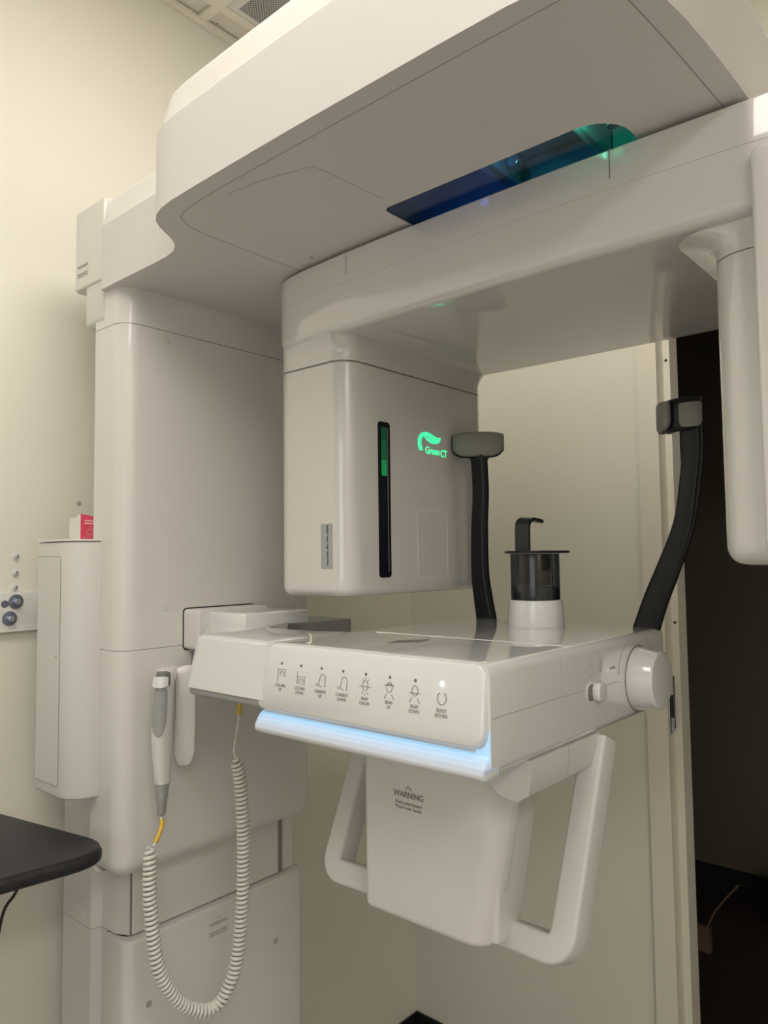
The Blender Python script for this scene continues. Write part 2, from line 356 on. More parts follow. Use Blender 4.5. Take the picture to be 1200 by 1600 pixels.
# ================================================================== WALL BRACKET, ANCHORS
br = thing('mounting_bracket', 'off-white steel bracket bolted to the left wall beside the column', 'bracket', (0, .70, 1.322))
link('plate', box(0, .007, .42, 1.0, 1.323, 1.391, .0015), BRKT, br)
link('lower_flange', box(0, .0125, .42, 1.0, 1.318, 1.323, .001), BRKT, br)
link('slot_hole', cyl(bmesh.new(), (.0068, .5835, 1.370), (1, 0, 0), .007, .0006, 16), WASH, br)
for (y, z) in ((.603, 1.374), (.592, 1.343)):
    b_ = link('bolt', (lambda b: (cyl(b, (.009, y, z), (1, 0, 0), .0062, .009, 6), cyl(b, (.018, y, z), (1, 0, 0), .0042, .004, 16)) and b)(bmesh.new()), METAL, br)
    link('washer', cyl(bmesh.new(), (.007, y, z), (1, 0, 0), .0135, .0025, 28, .0006), WASH, b_)
for i, (y, z) in enumerate(((.604, 1.458), (.6035, 1.427), (.603, 1.3995))):
    a = thing('wall_anchor', ['protruding screw anchor in the left wall, highest of the column above the bracket', 'protruding screw anchor in the left wall, middle of the column above the bracket', 'screw anchor in the left wall just touching the top edge of the bracket'][i], 'wall anchor', (0, y, z), 'screw anchors above the bracket')
    link('collar', cyl(bmesh.new(), (0, y, z), (1, 0, 0), .0062, .0022, 12, .0008), BRKT, a)
    link('screw', cyl(bmesh.new(), (.002, y, z), (1, .15, .2), .0032, .006, 10, .0008), METAL, a)
tag(link('wall_anchor', cyl(bmesh.new(), (0, .726, 1.565), (1, 0, 0), .004, .003, 14, .0008), PGREY, None, (0, .726, 1.565)), 'small grey wall plug above the red and white carton', 'wall anchor')

# ================================================================== THE SCANNER
YC = .91
sca = thing('ct_scanner', 'white dental CT scanner with column, overhead arm, rotating head and lit control console', 'medical scanner', (.25, .89, 0))
# --- fixed lower column
link('rear_mast', SB(rrect(.02, .20, .79, 1.0, .01), 0, 2.03), PBASE, sca)
lc = link('lower_column', SB([(.054, .680), (.157, .680), (.160, .699), (.205, .700), (.215, .704), (.228, .71), (.228, 1.09), (.20, 1.10), (.054, 1.10)], 0, .7945), PBASE, sca, angle=30)
lp = link('front_panel', SB(rrect(.180, .252, .693, 1.108, (.002, .022, .022, .002)), 0, .7945, 0, .006), PBASE, lc)
for y, z in ((1.026, .673), (.738, .678)): link('panel_dimple', cyl(bmesh.new(), (.2518, y, z), (1, 0, 0), .006, .0006), GROOVE, lp)
text('warning_print', 'WARNING', (.2524, .885, .7625), .0095, PRINTL, lp, (PI/2, 0, PI/2), sx=.9)
text('warning_print', 'Pinch point hazard\nWatch your hands.', (.2524, .885, .745), .0055, PRINTL, lp, (PI/2, 0, PI/2), line=.9)
bmv = bmesh.new(); strip(bmv, [(.2523, .880, .770), (.2523, .885, .7735), (.2523, .890, .770)], .001, (1, 0, 0)); link('warning_print', bmv, PRINTL, lp)
bolts = bmesh.new(); cyl(bolts, (.130, .6795, .815), (0, -1, 0), .0085, .0007); cyl(bolts, (.130, .6795, .775), (0, -1, 0), .0085, .0007)
# --- middle telescoping column
mc = link('middle_column', SB([(.054, .680), (.157, .680), (.160, .699), (.204, .700), (.212, .7045), (.229, .713), (.229, 1.092), (.054, 1.10)], .7955, 1.20), PBASE, sca, angle=30)
link('slide_panel', SB(rrect(.20, .2335, .716, 1.050, .003), .797, .96), PW, mc)
link('slide_groove', SB(rrect(.20, .2320, .7135, 1.0625, .001), .7965, .95), GAP, mc)
link('screw_cap', cyl(bmesh.new(), (.130, .6804, .812), (0, -1, 0), .0085, .0008), PW, mc)
link('screw_cap', cyl(bmesh.new(), (.130, .6804, .775), (0, -1, 0), .0085, .0008), PW, lc)
# --- upper lifting column: a lower cover and an upper cover with a seam between
colp = rrect(.205, .300, .650, 1.089, (.002, .032, .032, .002), 8)
uc = link('lift_cover_lower', SB(colp, .922, 1.2963, .028, 0), PW, sca)
link('lift_cover_seam', SB(offset(colp, .0012), 1.296, 1.2975, 0, 0), GAP, uc)
uu_ = link('lift_cover_upper', SB(colp, 1.2973, 1.8560, 0, 0), PW, sca)
link('lift_cover_seam', SB(offset(colp, .0012), 1.8555, 1.8575), GAP, uu_)
for (y, z) in ((.735, 1.839), (.735, 1.364)): link('screw_cap', cyl(bmesh.new(), (.2995, y, z), (1, 0, 0), .0068, .0011, 24, .0003), PBASE, uu_)
link('screw_cap', cyl(bmesh.new(), (.215, .6503, 1.272), (0, -1, 0), .004, .0008), PBASE, uc)
rc = bmesh.new(); strip(rc, [(.3001, .790, 1.285), (.3001, .790, 1.215), (.3001, .862, 1.220), (.3001, .862, 1.25)], .0012, (1, 0, 0)); link('recess_line', rc, GAP, uc)
# collar under the arm
link('column_collar', SB(colp, 1.8572, 1.925, 0, 0), PW, sca)

# --- electronics cabinet on the camera side of the column
cab = link('electronics_cabinet', SB(rrect(.100, .232, .602, .690, (.004, .045, .002, .002), 8), 1.047, 1.482, .006, .004), PBASE, sca)
cd = bmesh.new(); solid(cd, rrect(.1035, .187, 1.068, 1.456, (.001, .006, .006, .001)), .6012, .6022, 0, 0, 'y'); link('access_door', cd, PBASE, cab)
gp = bmesh.new(); solid(gp, rrect(.1032, .1882, 1.0668, 1.4572, (.001, .007, .007, .001)), .6016, .6030, 0, 0, 'y'); link('door_gap', gp, GAP, cab)
link('door_screw', cyl(bmesh.new(), (.176, .6012, 1.285), (0, -1, 0), .0022, .0005, 12), PGREY, cab)
link('cabinet_lid', SB(rrect(.098, .234, .600, .706, (.004, .046, .002, .002), 8), 1.4825, 1.486, .001, .001), PW, cab)

# --- overhead arm
half = [(.24, .660), (.2405, .645), (.246, .638), (.26, .6375), (.30, .637), (.36, .6365), (.42, .636), (.455, .634), (.478, .630), (.495, .623), (.507, .613), (.518, .600), (.527, .585), (.537, .570), (.550, .556), (.567, .546), (.590, .539), (.62, .536), (.676, .5345), (.76, .533),
        (.852, .532), (.95, .532), (1.05, .532), (1.13, .533), (1.17, .537), (1.195, .546), (1.214, .561), (1.227, .582), (1.235, .610), (1.240, .65), (1.244, .70), (1.247, .76), (1.249, .82)]
arm_out = half+[(x, 2*YC-y) for x, y in reversed(half)]
wide = half[12:]; wide_out = wide+[(x, 2*YC-y) for x, y in reversed(wide)]
win = rrect(.806, 1.133, .743, .86, (.012, .045, .045, .012), 6)
def face_with_hole(bm, outer, inner, z):
    E = []
    for lp_ in (outer, inner):
        v = [bm.verts.new((a, b, z)) for a, b in lp_]
        E += [bm.edges.new((v[i], v[(i+1) % len(v)])) for i in range(len(v))]
    bmesh.ops.triangle_fill(bm, use_beauty=True, edges=E, normal=(0, 0, -1))
ab = bmesh.new()
face_with_hole(ab, arm_out, win, 1.92)
solid(ab, arm_out, 1.92, 2.033, 0, 0, cap0=False)
arm = link('overhead_arm', ab, PM, sca, angle=40)
# bottom lip line: inner cover panel outline
gl = [tuple(v)[:2] for v in smooth_path([(.564, .70, 0), (.566, .62, 0), (.576, .586, 0), (.60, .567, 0), (.68, .560, 0), (.82, .558, 0), (.97, .557, 0), (1.10, .557, 0), (1.185, .559, 0), (1.208, .580, 0), (1.215, .64, 0), (1.219, .70, 0), (1.222, .76, 0), (1.225, .82, 0), (1.2265, .905, 0)], 5)]
gl = gl+[(x, 2*YC-y) for x, y in reversed(gl[:-1])]
gs = bmesh.new(); strip(gs, [Vector((x, y, 1.92)) for x, y in gl]+[Vector((gl[0][0], gl[0][1], 1.92))], .0013, (0, 0, -1), .0003); link('panel_groove', gs, GROOVE, arm)
gs = bmesh.new(); strip(gs, [(.685, .576, 1.92), (.745, .582, 1.92), (.818, .602, 1.92)], .0010, (0, 0, -1), .0003); link('panel_seam', gs, GROOVE, arm); gs = bmesh.new(); strip(gs, [(.818, .602, 1.92), (.826, .72, 1.92)], .0008, (0, 0, -1), .0003); link('panel_seam', gs, GROOVE, arm)
link('bottom_screw', cyl(bmesh.new(), (.617, .79, 1.92), (0, 0, -1), .0035, .0006, 14), PGREY, arm)
# top cover: tapers inward from the ridge line
def arm_cover():
    b = bmesh.new(); loft(b, [[Vector((p0 if p0 < .25 else p, q, z)) for (p, q), (p0, q0) in zip(offset(arm_out, o), arm_out)] for o, z in ((.003, 2.0332), (.015, 2.078), (.017, 2.086), (.020, 2.0905), (.025, 2.092))]); return b
link('arm_top_cover', arm_cover(), PW, arm, angle=50)
# ceiling-side cable hump behind the column
ru = link('rear_hood', SB(rrect(.130, .2402, .6445, 1.175, (.014, .0005, .0005, .014)), 1.944, 2.089, .004, 0), PW, sca)
link('rear_hood_base', SB(rrect(.168, .236, .648, 1.12, (.010, .001, .001, .010)), 1.868, 1.948, .010, .001), PHAND, ru)
text('warning_print', 'WARNING', (.168, .644, 1.985), .0085, PRINTL, ru, sx=.95)
text('warning_print', 'Pinch point hazard\nWatch your hands.', (.168, .644, 1.970), .0052, PRINTL, ru, line=.9)
# the bay behind the smoked window
by = bmesh.new(); loft(by, [[Vector((a, b, z)) for a, b in win] for z in (1.9205, 2.018)], cap0=False, cap1=True)
bay = link('window_bay', by, MECHD, arm)
def inside(name, bmx, m): return link(name, bmx, m, bay)
inside('bay_crossbar', box(.935, .955, .746, .857, 1.945, 2.01, .003), MECH)
inside('bay_rail', box(.83, .93, .765, .775, 1.96, 1.985, .002), MECH)
inside('bay_bracket', box(.965, 1.06, .79, .852, 1.975, 2.005, .003), MECH)
inside('bay_bracket', box(1.068, 1.082, .746, .857, 1.94, 2.01, .003), MECH)
rd = bmesh.new(); cyl(rd, (1.0, .795, 1.955), (1, 0, 0), .004, .045, 12, .001); cyl(rd, (.975, .80, 1.95), (0, 1, 0), .008, .012, 18, .002); inside('bay_rod', rd, METAL)
inside('bay_post', cyl(bmesh.new(), (1.112, .79, 1.935), (0, 0, 1), .007, .08, 18), METAL)
inside('green_lamp', box(1.09, 1.10, .745, .749, 1.94, 1.95, .001), LEDG)
inside('blue_lamp', box(.895, .905, .745, .749, 1.94, 1.95, .001), LEDB)
link('smoked_window', SB(offset(win, .0005), 1.9212, 1.9222), TINT, arm)
for nm, p, c, e in (('green_bay_lamp', (1.085, .752, 1.938), (.08, 1, .42), .10), ('teal_bay_lamp', (1.00, .752, 1.938), (.10, .42, .55), .05), ('blue_bay_lamp', (.90, .752, 1.938), (.08, .22, .8), .05)):
    l = bpy.data.lights.new(nm, 'SPOT'); l.energy = e*3; l.color = c; l.shadow_soft_size = .004; l.spot_size = math.radians(150); l.spot_blend = .5
    lo = bpy.data.objects.new(nm, l); COL.objects.link(lo); lo.location = Vector(p)-root_loc(sca); lo.parent = sca; lo.rotation_euler = (math.radians(140), 0, 0)

# --- rotor
YR = 1.006
rot_half = [(0.4899, YR), (0.4899, 0.9040), (0.4910, 0.8588), (0.4967, 0.8339), (0.5102, 0.8204), (0.5351, 0.8125), (0.5837, 0.8057), (0.6707, 0.8006), (0.7588, 0.7978), (0.8515, 0.7961), (0.9340, 0.7955), (1.0323, 0.7955), (1.1340, 0.7978), (1.2492, 0.8023), (1.3261, 0.8091), (1.3656, 0.8204), (1.3916, 0.8418), (1.4029, 0.8814), (1.4052, YR)]
rot = rot_half+[(x, 2*YR-y) for x, y in reversed(rot_half[1:-1])]
link('rotor_hub', cyl(bmesh.new(), (.93, 1.006, 1.912), (0, 0, 1), .10, .009, 40), PDGREY, sca)
ro = link('rotor_arm', SB(offset(rot, .0005), 1.797, 1.8679, .014, 0, n=6), PG, sca, angle=50)
link('rotor_top_ring', SB(rot, 1.868, 1.9145, 0, .003), PG, ro, angle=50)
for x, y in ((.6815, .8004), (1.1035, .7969)): link('rotor_seam', sharpbox(x-.0005, x+.0005, y-.0004, y+.003, 1.879, 1.914), GAP, ro)
# generator head
gen = rrect(.491, .656, .8225, 1.218, (.034, .034, .034, .034), 8)
sh = bmesh.new(); secs = []
for k in range(7):
    t = k/6; e = .016*max(0, (t-.35)/.65)**2; sm = lambda v: max(0, min(1, v))**2*(3-2*max(0, min(1, v)))
    secs.append([Vector((a+(e if a > .57 else 0), b-(e*sm((a-.50)/.10) if b < 1.0 else 0), 1.7605+.040*t)) for a, b in gen])
loft(sh, secs); link('generator_shoulder', sh, PG, ro, angle=60)
gh = link('generator_head', SB(gen, 1.387, 1.7575, .016, 0, n=6), PG, sca, angle=50)
link('head_seam', SB(offset(gen, .0014), 1.757, 1.761), GAP, gh)
sl = bmesh.new(); solid(sl, rrect(0.8978, 0.9272, 1.4161, 1.6704, .006), 0.6556, 0.6572, 0, 0, 'x'); slot = link('display_slot', sl, BLACKP, gh)
for z0, z1, mm in ((1.641, 1.6613, SLOTG), (1.608, 1.6405, SLOTM), (1.5816, 1.6075, SLOTB)):  # green glow gradient put in as three steps of emission
    sl = bmesh.new(); solid(sl, rrect(.9050, .9180, z0, z1, .0006), .6571, .6576, 0, 0, 'x'); link('display_glow', sl, mm, slot)
sl = bmesh.new(); solid(sl, rrect(0.9198, 0.9213, 1.4251, 1.6613, .0004), 0.6571, 0.6577, 0, 0, 'x'); link('slot_reflector', sl, PDGREY, slot)
# leaf logo
def YZ(pts, x0, x1): b = bmesh.new(); solid(b, pts, x0, x1, 0, 0, 'x'); return b
def P_(px, py):   # logo drawing units -> y, z on the head face
    u = (px-515)/(765-515); v = (py-185)/(415-185)
    return (1.0025+u*.0842, 1.6675-v*.0390)
stem = [(548, 383), (526, 384), (515, 330), (516, 275), (530, 228), (556, 196), (592, 184), (628, 192), (660, 210), (655, 222), (630, 224), (600, 220), (573, 226), (552, 248), (543, 285), (545, 330), (556, 380)]
leaf = [(566, 232), (600, 224), (632, 230), (668, 226), (690, 225), (713, 221), (712, 240), (703, 266), (685, 287), (655, 298), (622, 292), (594, 272)]
stem = [(548, 383), (526, 384), (515, 330), (516, 275), (530, 228), (556, 196), (592, 184), (628, 196), (655, 213), (680, 225), (713, 221), (711, 236), (680, 242), (650, 250), (625, 241), (600, 228), (573, 226), (552, 248), (543, 285), (545, 330), (556, 380)]
leaf = [(566, 234), (592, 238), (618, 248), (648, 256), (680, 248), (709, 242), (703, 266), (685, 287), (655, 298), (622, 292), (590, 268)]
lg = YZ([P_(*p) for p in stem], 0.6556, 0.6564); solid(lg, [P_(*p) for p in leaf], 0.6556, 0.6564, 0, 0, 'x')
link('leaf_logo', lg, GREENL, gh, smooth=False)
text('logo_lettering', 'Green', (.6562, 1.0440, 1.6350), .0178, GREENL, gh, (PI/2, 0, PI/2), sx=.95, offs=.0002, depth=.0003, space=.95)
text('logo_lettering', 'CT', (.6562, 1.0775, 1.6330), .0182, GREENL, gh, (PI/2, 0, PI/2), sx=.82, offs=.0003, depth=.0003, space=.95)
ap = bmesh.new(); strip(ap, [Vector((0.6562, y, z)) for y, z in rrect(0.9989, 1.0848, 1.4127, 1.5285, .007)]+[Vector((0.6562, *rrect(0.9989, 1.0848, 1.4127, 1.5285, .007)[0]))], .0012, (1, 0, 0), .0003)
link('access_panel_line', ap, PBASE, gh)
link('panel_screw', cyl(bmesh.new(), (.6558, 1.0396, 1.4579), (1, 0, 0), .0018, .0006, 12), PGREY, gh)
lb = bmesh.new(); solid(lb, rrect(.6011, .6254, 1.432, 1.5025, .001), .8217, .8227, 0, 0, 'y'); sl_ = link('serial_label', lb, LBL, gh)
text('serial_lettering', 'X-ray Control - MCU - RUN - 00220-N', (.6158, .8216, 1.4685), .0054, VINYL, sl_, Matrix.Rotation(PI/2, 4, 'X') @ Matrix.Rotation(PI/2, 4, 'Z'), sx=.72, offs=.0001)

# detector head
det = rrect(1.1995, 1.394, .816, 1.19, (.040, .034, .034, .045), 8)
ds = bmesh.new(); secs = []
for k in range(9):
    t = k/8; e = .062*(max(0, (t-.25)/.75))**2.2
    secs.append([Vector((a-(e if a < 1.28 else 0), b, 1.7645+.038*t)) for a, b in det])
loft(ds, secs); link('detector_shoulder', ds, PG, ro, angle=60)
dh = link('detector_head', SB(det, 1.4365, 1.763, .020, 0, n=6), PG, sca, angle=50)
link('head_seam', SB(offset(det, .0010), 1.7628, 1.7648), GAP, dh)
dsm = bmesh.new(); sharpbox(1.2486, 1.2498, .8151, .825, 1.456, 1.7628, dsm); link('detector_seam', dsm, PBASE, dh)
dc = bmesh.new(); solid(dc, rrect(1.2515, 1.394, 1.444, 1.858, (.01, .01, .01, .01)), .792, .8165, .006, 0, 'y'); link('detector_cover', dc, PG, dh)

# --- console (control unit, arm, chin rest, supports, handles)
XL, XR, ZT, ZB = .665, 1.021, 1.3375, 1.2215
cprof = rrect(XL, XR, ZB, ZT, (.014, .012, .012, .01), 6)
con = link('console_front_body', SB(cprof, .6535, .8073, 0, 0, 'y'), PC, sca, angle=50)
link('console_rear_body', SB(cprof, .8087, 1.146, 0, .020, 'y'), PC, con, angle=50)
link('body_seam', SB(offset(cprof, .0012), .8070, .8090, 0, 0, 'y'), GAP, con)
for P in ([(XR, .657, 1.282), (XR, .78, 1.282), (XR, .806, 1.2825)], [(XR, .810, 1.282), (XR, .868, 1.281)], [(XR, .905, 1.2795), (XR, .968, 1.279)]): link('side_line', strip(bmesh.new(), P, .0008, (1, 0, 0)), GROOVE, con)
# control panel (slanted)
def py(z): return .6525-(1.33-z)*.105
pb = bmesh.new(); pol = rrect(.655, 1.0175, 1.2505, 1.3385, (.016, .018, .014, .020), 8)
def pan(poly, off, dy):
    out = []
    for x, z in offset(poly, off):
        zz = z; xx = x+(-.000+((z-1.25)/.088))*(.016 if x < .80 else 0)
        out.append(Vector((xx, py(zz)+dy, zz)))
    return out
secs = [pan(pol, .004, -.0005+.0)]+[pan(pol, .004*(1-math.sin(k*PI/8)), .004*(1-math.cos(k*PI/8))) for k in range(1, 5)]+[pan(pol, 0, .016)]
loft(pb, secs); cpn = link('control_panel', pb, PC, con, angle=50)
PR = Matrix.Rotation(PI/2-math.atan(.105), 4, 'X')
def pp(x, z, d=.0008): return Vector((x, py(z)-d, z))
PN = Vector((0, -1, .105)).normalized()
names = [('COLUMN', 'UP'), ('COLUMN', 'DOWN'), ('CHINREST', 'UP'), ('CHINREST', 'DOWN'), ('BEAM', 'ON/OFF'), ('BEAM', 'UP'), ('BEAM', 'DOWN'), ('READY', 'RETURN')]
def ist(bm, pts, w=.00075): strip(bm, [pp(x, z, .0006) for x, z in pts], w, PN, .00035)
def arc(cx, cz, r, a0, a1, n=14, ez=1): return [(cx+r*math.cos(math.radians(a0+(a1-a0)*k/n)), cz+r*ez*math.sin(math.radians(a0+(a1-a0)*k/n))) for k in range(n+1)]
for i, (a, b_) in enumerate(names):
    x = .7035+.0371*i; zc = 1.2985
    if i < 7: link('indicator_hole', cyl(bmesh.new(), pp(x, 1.3125, .0002), PN, .0019, .0006, 16), PDGREY, cpn)
    else: link('ready_light', cyl(bmesh.new(), pp(x, 1.3128, .0002), PN, .0022, .0010, 20), LEDW, cpn)
    ic = bmesh.new()
    if i in (0, 1):
        s = 1 if i == 0 else -1; o2 = .0015 if i == 0 else -.0025
        ist(ic, [(x-.006, zc+.007+o2*0), (x-.006, zc-.009)])
        if i == 0: ist(ic, [(x-.006, zc+.0065), (x+.008, zc+.0065), (x+.008, zc-.002), (x+.005, zc-.002), (x+.005, zc+.0035), (x-.001, zc+.0035), (x-.001, zc-.001), (x-.004, zc-.001)])
        else: ist(ic, [(x-.004, zc-.008), (x-.004, zc+.001), (x+.008, zc+.001), (x+.008, zc-.009), (x+.005, zc-.009), (x+.005, zc-.002), (x-.001, zc-.002), (x-.001, zc-.009)])
    elif i in (2, 3):
        ist(ic, [(x+.0075, zc-.008), (x+.0075, zc+.003)]+arc(x+.003, zc+.003, .0045, 10, 180)+[(x-.0025, zc-.0015), (x-.004, zc-.0045), (x-.002, zc-.006), (x-.001, zc-.0075), (x+.002, zc-.0075)])
        if i == 2: ist(ic, [(x-.009, zc-.007), (x-.0065, zc-.0045), (x-.004, zc-.007)])
        else: ist(ic, [(x-.009, zc-.0045), (x-.0065, zc-.007), (x-.004, zc-.0045)])
    elif i == 4:
        ist(ic, arc(x, zc+.001, .0042, 0, 360, 20, 1.35)); ist(ic, [(x-.009, zc), (x+.009, zc)])
        for dg in (55, 90, 125, 235, 270, 305): ist(ic, [(x+.0062*math.cos(math.radians(dg)), zc+.0075*math.sin(math.radians(dg))), (x+.0085*math.cos(math.radians(dg)), zc+.0105*math.sin(math.radians(dg)))])
    elif i in (5, 6):
        ist(ic, arc(x, zc+.003, .0042, 0, 360, 20, 1.35)); ist(ic, arc(x, zc-.011, .0068, 5, 62, 8)); ist(ic, arc(x, zc-.011, .0068, 118, 175, 8))
        zz = zc+(.005 if i == 5 else .0005); ist(ic, [(x-.008, zz), (x+.008, zz)])
        if i == 5: ist(ic, [(x-.0045, zz+.0012), (x+.0045, zz+.0012)])
    else: ist(ic, arc(x, zc-.001, .0058, 118, 422, 24, 1.15), .0009)
    link('button_icon', ic, PRINT, cpn)
    text('button_lettering', a+'\n'+b_, pp(x, 1.2818, .0007), .0057, PRINT, cpn, PR, sx=.78, line=.95)
# lower lip with LED glow put in as fading emission bands; light strip above
lipp = [(.668, 1.2475), (.654, 1.2465), (.6475, 1.241), (.6415, 1.233), (.639, 1.227), (.640, 1.2215), (.645, 1.2195), (.668, 1.2195)]
f = AX['x']
def lipmesh(pts, name, m):
    b = bmesh.new(); secs = []
    for x, k in ((.6545, .60), (.6555, .80), (.658, .92), (.662, .98), (.668, 1), (1.005, 1), (1.0155, 1), (1.0180, .96), (1.0200, .85), (1.0208, .65)):
        secs.append([f(.668-(.668-a)*k, 1.2335+(b_-1.2335)*(.30+.70*k), x) for a, b_ in pts])
    loft(b, secs); return link(name, b, m, con, angle=60)
lipmesh([(.668, 1.2275), (.6398, 1.2275), (.6395, 1.225), (.6415, 1.2212), (.646, 1.2195), (.668, 1.2195)], 'console_lip', PLIP)
lipmesh([(.668, 1.2475), (.655, 1.2470), (.6490, 1.2425), (.6485, 1.2420), (.668, 1.2420)], 'lip_glow_band', LIPGLOW1)
lipmesh([(.668, 1.2419), (.6484, 1.2419), (.6445, 1.2372), (.668, 1.2372)], 'lip_glow_band', LIPGLOW2)
lipmesh([(.668, 1.2371), (.6444, 1.2371), (.6418, 1.2326), (.668, 1.2326)], 'lip_glow_band', LIPGLOW3)
lipmesh([(.668, 1.2325), (.6417, 1.2325), (.6398, 1.2276), (.668, 1.2276)], 'lip_glow_band', LIPGLOW4)
wg = bmesh.new()
wp = [(1.003, 1.2352), (1.0206, 1.2352), (1.0206, 1.270), (1.0194, 1.2665), (1.0180, 1.260), (1.0150, 1.2545), (1.0100, 1.2505), (1.003, 1.2490)]
solid(wg, wp, .6515, .662, 0, 0, 'y'); link('corner_glow', wg, LIPGLOW1, con)  # corner piece emits to stand in for LED light wrapping round
ls = bmesh.new(); sharpbox(.664, 1.006, .6565, .6590, 1.2480, 1.2494, ls); link('light_strip', ls, LED, con)
# top details
tp = bmesh.new(); loft(tp, [[Vector((.800, .770, z)), Vector((.811, .737, z)), Vector((.838, .771, z)), Vector((.829, .803, z))] for z in (1.3372, 1.3379)]); link('card_slot', tp, PDGREY, con)
tt = bmesh.new(); strip(tt, [(.70, .84, 1.3376), (.90, .84, 1.3376), (1.018, .84, 1.3376)], .0009, (0, 0, 1)); link('top_seam', tt, CARD, con)
tg = bmesh.new(); loft(tg, [[Vector((x, y, z)), Vector((x+.017, y-.012, z)), Vector((x+.0174, y-.0116, z)), Vector((x+.0004, y+.0004, z))] for x, y, z in ((.722, .676, 1.3378), (.724, .680, 1.341), (.720, .683, 1.3455), (.718, .684, 1.350))])
tgo = link('warning_tag', tg, CARD, con)
tk = bmesh.new()
for q in (.0045, .0115): strip(tk, [Vector((.7215+q, .6785-q*.7-.0004, 1.340)), Vector((.7195+q, .6815-q*.7-.0006, 1.3445)), Vector((.7185+q, .6825-q*.7-.0008, 1.3485))], .0022, (-.55, -.80, .15), .0003)
link('tag_print', tk, PRINT, tgo)
# knob and slider
kn = bmesh.new(); cyl(kn, (XR-.002, 1.034, 1.275), (1, 0, 0), .0445, .036, 48, .003, .0400)
knb = link('adjust_knob', kn, PC, con, angle=30)
link('knob_gap', cyl(bmesh.new(), (XR-.003, 1.034, 1.275), (1, 0, 0), .0465, .0034, 48), GAP, con)
sd = bmesh.new(); solid(sd, rrect(.876, .915, 1.2655, 1.286, .008), XR-.0005, XR+.0003, 0, 0, 'x'); sdo = link('slider_track', sd, PDGREY, con)
sd = bmesh.new(); solid(sd, rrect(.888, .914, 1.264, 1.287, .009), XR, XR+.009, 0, .002, 'x'); link('slider_button', sd, PC, sdo)
def sarc(cy, cz, ry, rz, a0, a1, n=14): return [(XR+.0002, cy+ry*math.cos(math.radians(a0+(a1-a0)*k/n)), cz+rz*math.sin(math.radians(a0+(a1-a0)*k/n))) for k in range(n+1)]
for P, w_ in ((sarc(.885, 1.304, .0042, .008, 0, 360, 20), .0007), (sarc(.912, 1.306, .0042, .008, 0, 360, 20), .0007), ([(XR+.0002, .912, 1.298), (XR+.0002, .912, 1.314)], .0006), (sarc(1.022, 1.285, .054, .048, 118, 178, 12), .0007)):
    link('side_print', strip(bmesh.new(), P, w_, (1, 0, 0)), PRINTL, con)
text('side_print', 'NORMAL -', (XR+.0002, .951, 1.299), .0055, PRINTL, con, (PI/2, 0, PI/2), sx=.8)
# support arm to the column
ap_ = [(.672, .6515), (.524, .6515), (.514, .6535), (.507, .660), (.500, .670), (.462, .702), (.350, .790), (.330, .800), (.330, .90), (.43, .90), (.452, .885), (.458, .85), (.48, .815), (.53, .785), (.62, .792), (.672, .815)]
af = bmesh.new(); secs = []
for z, k in ((1.262, 1), (1.270, .93), (1.30, .5), (1.325, .15), (1.3335, .03)):
    secs.append([Vector((x-(.016*k if x < .62 else 0), y-(.008*k if y < .72 else 0), z)) for x, y in ap_])
secs.append([Vector((x, y+.001, 1.337)) for x, y in offset(ap_, .003)]); secs.append([Vector((x, y+.002, 1.3385)) for x, y in offset(ap_, .007)])
loft(af, secs); sa = link('support_arm', af, PC, sca, angle=40)
link('arm_underside', SB([(x-(.013 if x < .62 else 0), y-(.0065 if y < .72 else 0)) for x, y in offset(ap_, .001)], 1.250, 1.2615, .006, 0), PGREY, sa, angle=40)
link('arm_raised_block', SB([(.315, .80), (.37, .795), (.415, .785), (.447, .795), (.455, .83), (.455, .93), (.315, .93)], 1.335, 1.3575, 0, .006), PC, sa, angle=40)
link('arm_mount', SB([(.295, .90), (.40, .90), (.402, 1.098), (.295, 1.098)], 1.298, 1.3265, .003, .002), PGREY, sa)
hp = bmesh.new(); solid(hp, rrect(.7725, .93, 1.2895, 1.3605, .007), .2995, .345, 0, .003, 'x'); link('arm_hinge_block', hp, PW, sa)
hp = bmesh.new(); solid(hp, rrect(.7705, .932, 1.2875, 1.3625, .008), .2995, .3008, 0, 0, 'x'); link('hinge_gap', hp, VINYL, sa)
# chin rest
cr = link('chin_rest', cyl(bmesh.new(), (.846, 1.060, 1.3365), (0, 0, 1), .0455, .0425, 48, .002, .0425), PC, sca)
link('chin_cup', cyl(bmesh.new(), (.846, 1.060, 1.379), (0, 0, 1), .0385, .073, 48, .001, .0385), glass('smoked_cup_plastic', (.27, .29, .35)), cr)
link('cup_core', SB(rrect(.824, .862, 1.045, 1.085, .006), 1.402, 1.451, .001, .001), BLACKP, cr)
link('cup_core', SB(rrect(.812, .880, 1.034, 1.090, .02), 1.3795, 1.399, .001, .004), PDGREY, cr)
link('bite_plate', SB([(.846+.048*math.cos(2*PI*k/40), 1.068+.062*math.sin(2*PI*k/40)) for k in range(40)], 1.4525, 1.4565, .0015, .0015), BLACKP, cr)
hk = bmesh.new(); sweep(hk, smooth_path([(.834, 1.044, 1.455), (.834, 1.044, 1.485), (.834, 1.045, 1.496), (.834, 1.050, 1.504), (.835, 1.060, 1.508), (.836, 1.078, 1.507), (.837, 1.098, 1.505)], 6), [(-.0125, -.0028), (.0125, -.0028), (.0125, .0028), (-.0125, .0028)], up=(0, 1, -1), scale=lambda t: (1 if t < .55 else 1-.55*(t-.55)/.45, 1))
link('chin_hook', hk, SMOKE, cr, angle=30)
